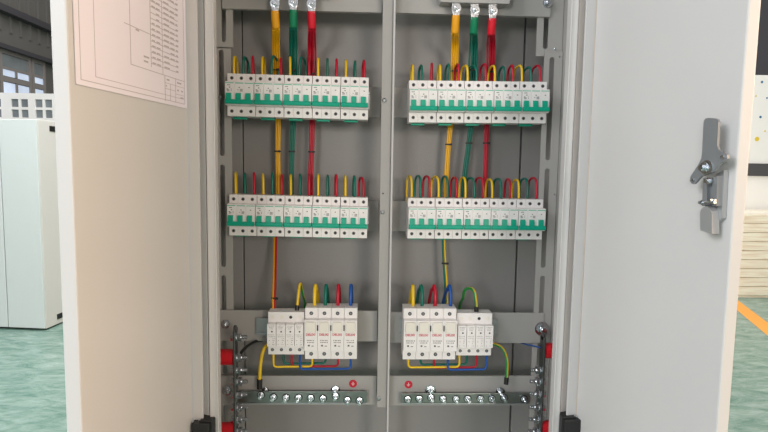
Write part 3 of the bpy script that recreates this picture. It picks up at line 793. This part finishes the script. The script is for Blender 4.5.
# supply wires into the fuse switches
for (dev, cols, side, ap) in ((fL, (('wy', 'yellow', 314.7), ('wg', 'green', 325.5), ('wr', 'red', 337.9), ('wb', 'blue', 350.6)), 'left', 285.5),
                              (fR, (('wy', 'yellow', 410.8), ('wg', 'green', 420), ('wr', 'red', 433), ('wb', 'blue', 448.3)), 'right', 286)):
    x0, x1, z0, z3, p = dev
    for i, (m, cn_, px) in enumerate(cols):
        if side == 'left': fx = at(px, 306, .03).x; bx = fx+.001
        else: fx = at(px+2, 306, .03).x; bx = fx-.0025 if i else fx+.001
        top = at(px, ap, .04).z
        pts = [(fx, .028, z3+.0003), (fx, .028, z3+.012), (fx, .032, top-.010), ((fx+bx)/2, .042, top), (bx, .056 if i != 9 else .056, top-.012), (bx, .070, z3+.022), (bx, .108, CMZ1+.002), (bx, .115, CMZ1-.03)]
        wire(pts, m, '%s wire arching into the top of the %s fuse switch' % (cn_, side), .0034, group='supply wires of the %s fuse switch' % side)
# jumpers below
sxs = [sL[0]+(i+.5)*sL[4] for i in range(4)]; fxs = [fL[0]+(i+.5)*fL[4] for i in range(4)]
for i, (m, cn_) in enumerate((('wy', 'yellow'), ('wg', 'green'), ('wr', 'red'), ('wb', 'blue'))):
    zl_ = at(320, (366.0, 365.2, 366.5, 366.8)[i], .03).z; y = (.026, .040, .030, .018)[i]
    a = sxs[i]; b = fxs[i]; za = sL[2]-.0004; zb2 = fL[2]-.0004
    wire([(a, y, za), (a, y, za-.006), (a+.0005, y, zl_+.005), (a+.005, y, zl_), (a+.02, y, zl_), (b-.02, y, zl_+.0005), (b-.005, y, zl_+.001), (b, y, zl_+.006), (b, y, zb2-.004), (b, y, zb2)], m, '%s jumper wire under the surge arrester and fuse switch in the left bay' % cn_, .0021, group='jumper wires in the left bay')
sxs = [sR[0]+(i+.5)*sR[4] for i in range(4)]; fxs = [fR[0]+(i+.5)*fR[4] for i in range(4)]
for i, (m, cn_) in enumerate((('wy', 'yellow'), ('wg', 'green'), ('wr', 'red'), ('wb', 'blue'))):
    zl_ = at(440, (366.5, 366.2, 367.6, 367.4)[i], .03).z; y = (.026, .040, .030, .018)[i]
    b = sxs[i]; a = fxs[i]; zb2 = sR[2]-.0004; za = fR[2]-.0004
    wire([(a, y, za), (a, y, za-.005), (a+.0005, y, zl_+.005), (a+.005, y, zl_), (a+.02, y, zl_), (b-.02, y, zl_+.0005), (b-.005, y, zl_+.001), (b, y, zl_+.006), (b, y, zb2-.006), (b, y, zb2)], m, '%s jumper wire under the surge arrester and fuse switch in the right bay' % cn_, .0021, group='jumper wires in the right bay')
# earth wires
fx = sL[0]+2.3*sL[4]
wire([(at(303, 300, .07).x, .108, CMZ1-.01), (at(303.5, 300, .07).x, .1, CMZ1+.005), at(303, 295, .07), at(300.5, 283.5, .052), at(298.8, 291, .036), (at(297.5, 300, .03).x, .03, sL[3]+.012), (at(297, 306, .028).x, .028, sL[3]+.0008)], ['wgy', 'wy'], 'short green and yellow earth wire bent into the left surge arrester', .0027, True, .010)
wire([(at(463, 300, .07).x, .108, CMZ1-.01), (at(463, 300, .07).x, .1, CMZ1+.004), at(463, 298, .07), at(464.5, 290.5, .058), at(470, 288.3, .046), at(474.5, 292.5, .034), (at(476.3, 302, .03).x, .028, sR[3]+.012), (at(476.6, 306, .028).x, .028, sR[3]+.0008)], ['wgy', 'wy'], 'green and yellow earth wire arching into the right surge arrester', .0030, True, .010)
wire([at(277, 341, .07), at(269, 343.5, .05), at(263.5, 350, .04), at(260.8, 362, .035), at(259.8, 376, .032), at(259.5, 388.5, .030)], ['wy', 'wy'], 'thick yellow earth wire curving down to the left earth bar', .0036, True, .019)
wire([at(488, 343.5, .052), at(497, 345, .047), at(503.5, 350, .04), at(507, 360, .035), at(507, 372, .032), at(506, 384, .030)], ['wgy', 'wy'], 'green and yellow earth wire curving down to the right earth bar', .0031, True, .014)
wire([at(262, 340.5, .075), at(255.5, 341.5, .05), at(248, 345.5, .02), at(242, 351.5, -.008), (-.226, -.02, at(240, 356, -.02).z)], 'black', 'black cable running from behind the rail to the left vertical busbar', .0030)
wire([at(520, 342.5, .085), at(527, 344.5, .05), at(534, 346, .01), at(539.5, 347.5, -.018)], 'wb', 'thin blue cable running to the right vertical busbar', .0017)
# thin supply pairs between the rows
def pair(pa_, ms, lab, tiepx):
    t = thing('cable_pair', lab, 'cables', at(pa_[-1][0], pa_[-1][1], pa_[-1][2]))
    for k, m in enumerate(ms):
        bm = new(); tube(bm, [at(*p)+Vector(((k-.5)*.0040, 0.001*k, 0)) for p in pa_], .0021, 8, 5); obj('wire', bm, m, t)
    p = at(*tiepx); bm = new(); ring(bm, p, .0056, .004, .0030); box(bm, p.x+.003, p.x+.0085, p.y-.006, p.y-.0025, p.z-.002, p.z+.002); obj('cable_tie', bm, 'black', t)
pair([(275.5, 215, .112), (275.3, 235, .112), (274.8, 265, .09), (274, 298, .052), (274, 306, .045), (274, 312.5, .040)], ('wyo', 'wr'), 'thin yellow and red cable pair running down to the left surge arrester', (274.2, 298, .053))
pair([(443, 215, .112), (443.5, 238, .112), (444.5, 263, .11), (446, 285, .108), (446.5, 305, .106), (446.5, 318, .106)], ('wg', 'wy'), 'thin green and yellow cable pair running down behind the right fuse switch', (444.3, 263.2, .11))

# ================================================================ earth bars
def earthbar(px0, px1, py0, py1, bolts, side, bronze=None):
    y = .036; x0 = at(px0, 398, y).x; x1 = at(px1, 398, y).x
    z0 = at((px0+px1)/2, py1, y).z; z1 = at((px0+px1)/2, py0, y).z
    t = thing('earth_busbar', 'perforated zinc-plated earth bar with bolts at the bottom of the %s bay' % side, 'busbar', ((x0+x1)/2, y, z0))
    bm = new(); box(bm, x0, x1, y, y+.004, z0, z1, .0008)
    obj('bar', bm, 'zincbar', t)
    bm = new(); box(bm, x0, x1, y-.0002, y+.0075, z0-.0035, z0-.0004, .0006); obj('bar_support', bm, 'zinc', t)
    for xx in (x0+.02, x1-.02):
        bm = new(); box(bm, xx-.008, xx+.008, y+.0042, .0498, z0+.004, z1-.002); obj('standoff', bm, 'zinc', t)
    for px, py in bolts:
        p = at(px, py, y); d = Vector((random.uniform(-.1, .25), -1, random.uniform(-.25, .05)))
        bm = new(); cyl(bm, (p.x, y-.0001, p.z), (0, -1, 0), .0082, .0002, 20); obj('hole', bm, 'hole', t)
        d = Vector((random.uniform(-.08, .08), -1, random.uniform(-.08, .08)))
        bm = new(); cyl(bm, (p.x, y-.0004, p.z), (0, -1, 0), .0064, .0010, 18); cyl(bm, (p.x, y-.0014, p.z), (0, -1, 0), .0050, .0035, 6)
        b0 = Vector((p.x, y-.0049, p.z))
        for q_ in range(8): cyl(bm, b0+d*(q_*.0016), d, .0034 if q_ % 2 == 0 else .0028, .0016, 12)
        obj('bolt', bm, 'bolt', t)
earthbar(237, 367, 391.5, 402.5, [(261, 395), (273.5, 397), (286, 397.5), (298.5, 397.5), (310.8, 397.8), (323, 398.3), (335.8, 396), (347.5, 400), (359.6, 400.5)], 'left')
earthbar(401, 530, 393.5, 403, [(407.7, 399), (419.3, 398.5), (431, 397.5), (443, 398.5), (456, 399), (467.5, 398.5), (480.3, 398.5), (491.8, 398.5), (504, 397.5), (524, 399)], 'right')
# red earth stickers
for px, py, side in ((353, 383.7, 'left'), (408.5, 384.6, 'right')):
    p = at(px, py, .0494); t = thing('earth_sticker', 'round red earth symbol sticker in the %s bay' % side, 'sticker', p)
    bm = new(); cyl(bm, (p.x, .0498, p.z), (0, -1, 0), .0082, .0004, 28); obj('disc', bm, 'redink', t)
    bm = new(); y0, y1 = .0490, .0493
    box(bm, p.x-.0005, p.x+.0005, y0, y1, p.z, p.z+.004)
    for k, hw in enumerate((.0036, .0023, .0011)): box(bm, p.x-hw, p.x+hw, y0, y1, p.z-.0004-k*.0015, p.z+.0002-k*.0015)
    obj('earth_symbol', bm, 'plastic', t)

# ================================================================ vertical busbars
def vbus(X, s, ytop, boltpys, insul, pxref, side, big=None):
    """s=+1: bolts point towards +x (left bay)"""
    yc = -.020
    def zat(py): return onx(pxref, py, X).z if False else at(pxref, py, yc).z
    zt_ = zat(ytop); t = thing('vertical_busbar', 'vertical zinc busbar with bolts along the %s side of the cabinet' % side, 'busbar', (X, yc, .5))
    bm = new(); box(bm, X-.0020, X+.0020, yc-.0125, yc+.0125, .5, zt_, .0008); cyl(bm, (X-.0020, yc, zt_-.0005), (1, 0, 0), .008, .004, 16); obj('bar', bm, 'zincdark', t)
    for py in insul:
        z = zat(py); bm = new()
        xw = XL if s > 0 else XR
        xa, xb = (xw, X-.0025) if s > 0 else (X+.0025, xw)
        cyl(bm, (xa+.0005, yc, z), (1, 0, 0), .0150, xb-xa-.001, 24)
        obj('insulator', bm, 'red', t)
    for py in boltpys:
        z = zat(py); bm = new(); d = Vector((s, 0, 0)); j = random.uniform(-.001, .001)
        b0 = Vector((X, yc+j, z))
        cyl(bm, b0+d*.0022, d, .0085, .0014, 20); cyl(bm, b0+d*.0036, d, .0062, .0016, 16); cyl(bm, b0+d*.0052, d, .0078, .0060, 6)
        for q_ in range(6): cyl(bm, b0+d*(.0112+q_*.0018), d, .0040 if q_ % 2 == 0 else .0034, .0018, 12)
        near = any(abs(zat(q)-z) < .016 for q in insul)
        if not near: cyl(bm, b0-d*.0022, -d, .0085, .0012, 18); cyl(bm, b0-d*.0034, -d, .0072, .005, 6)
        obj('bolt', bm, 'bolt', t)
vbus(-.2355, 1, 329, (337, 357.5, 370, 381.5, 394.5, 407, 419, 431), (357, 430), 236.5, 'left')
vbus(.3520, -1, 336, (370, 381.5, 393.5, 407, 419, 431), (350.5, 428), 546, 'right')
p = Vector((.3555, -.02, at(546, 349, -.02).z))
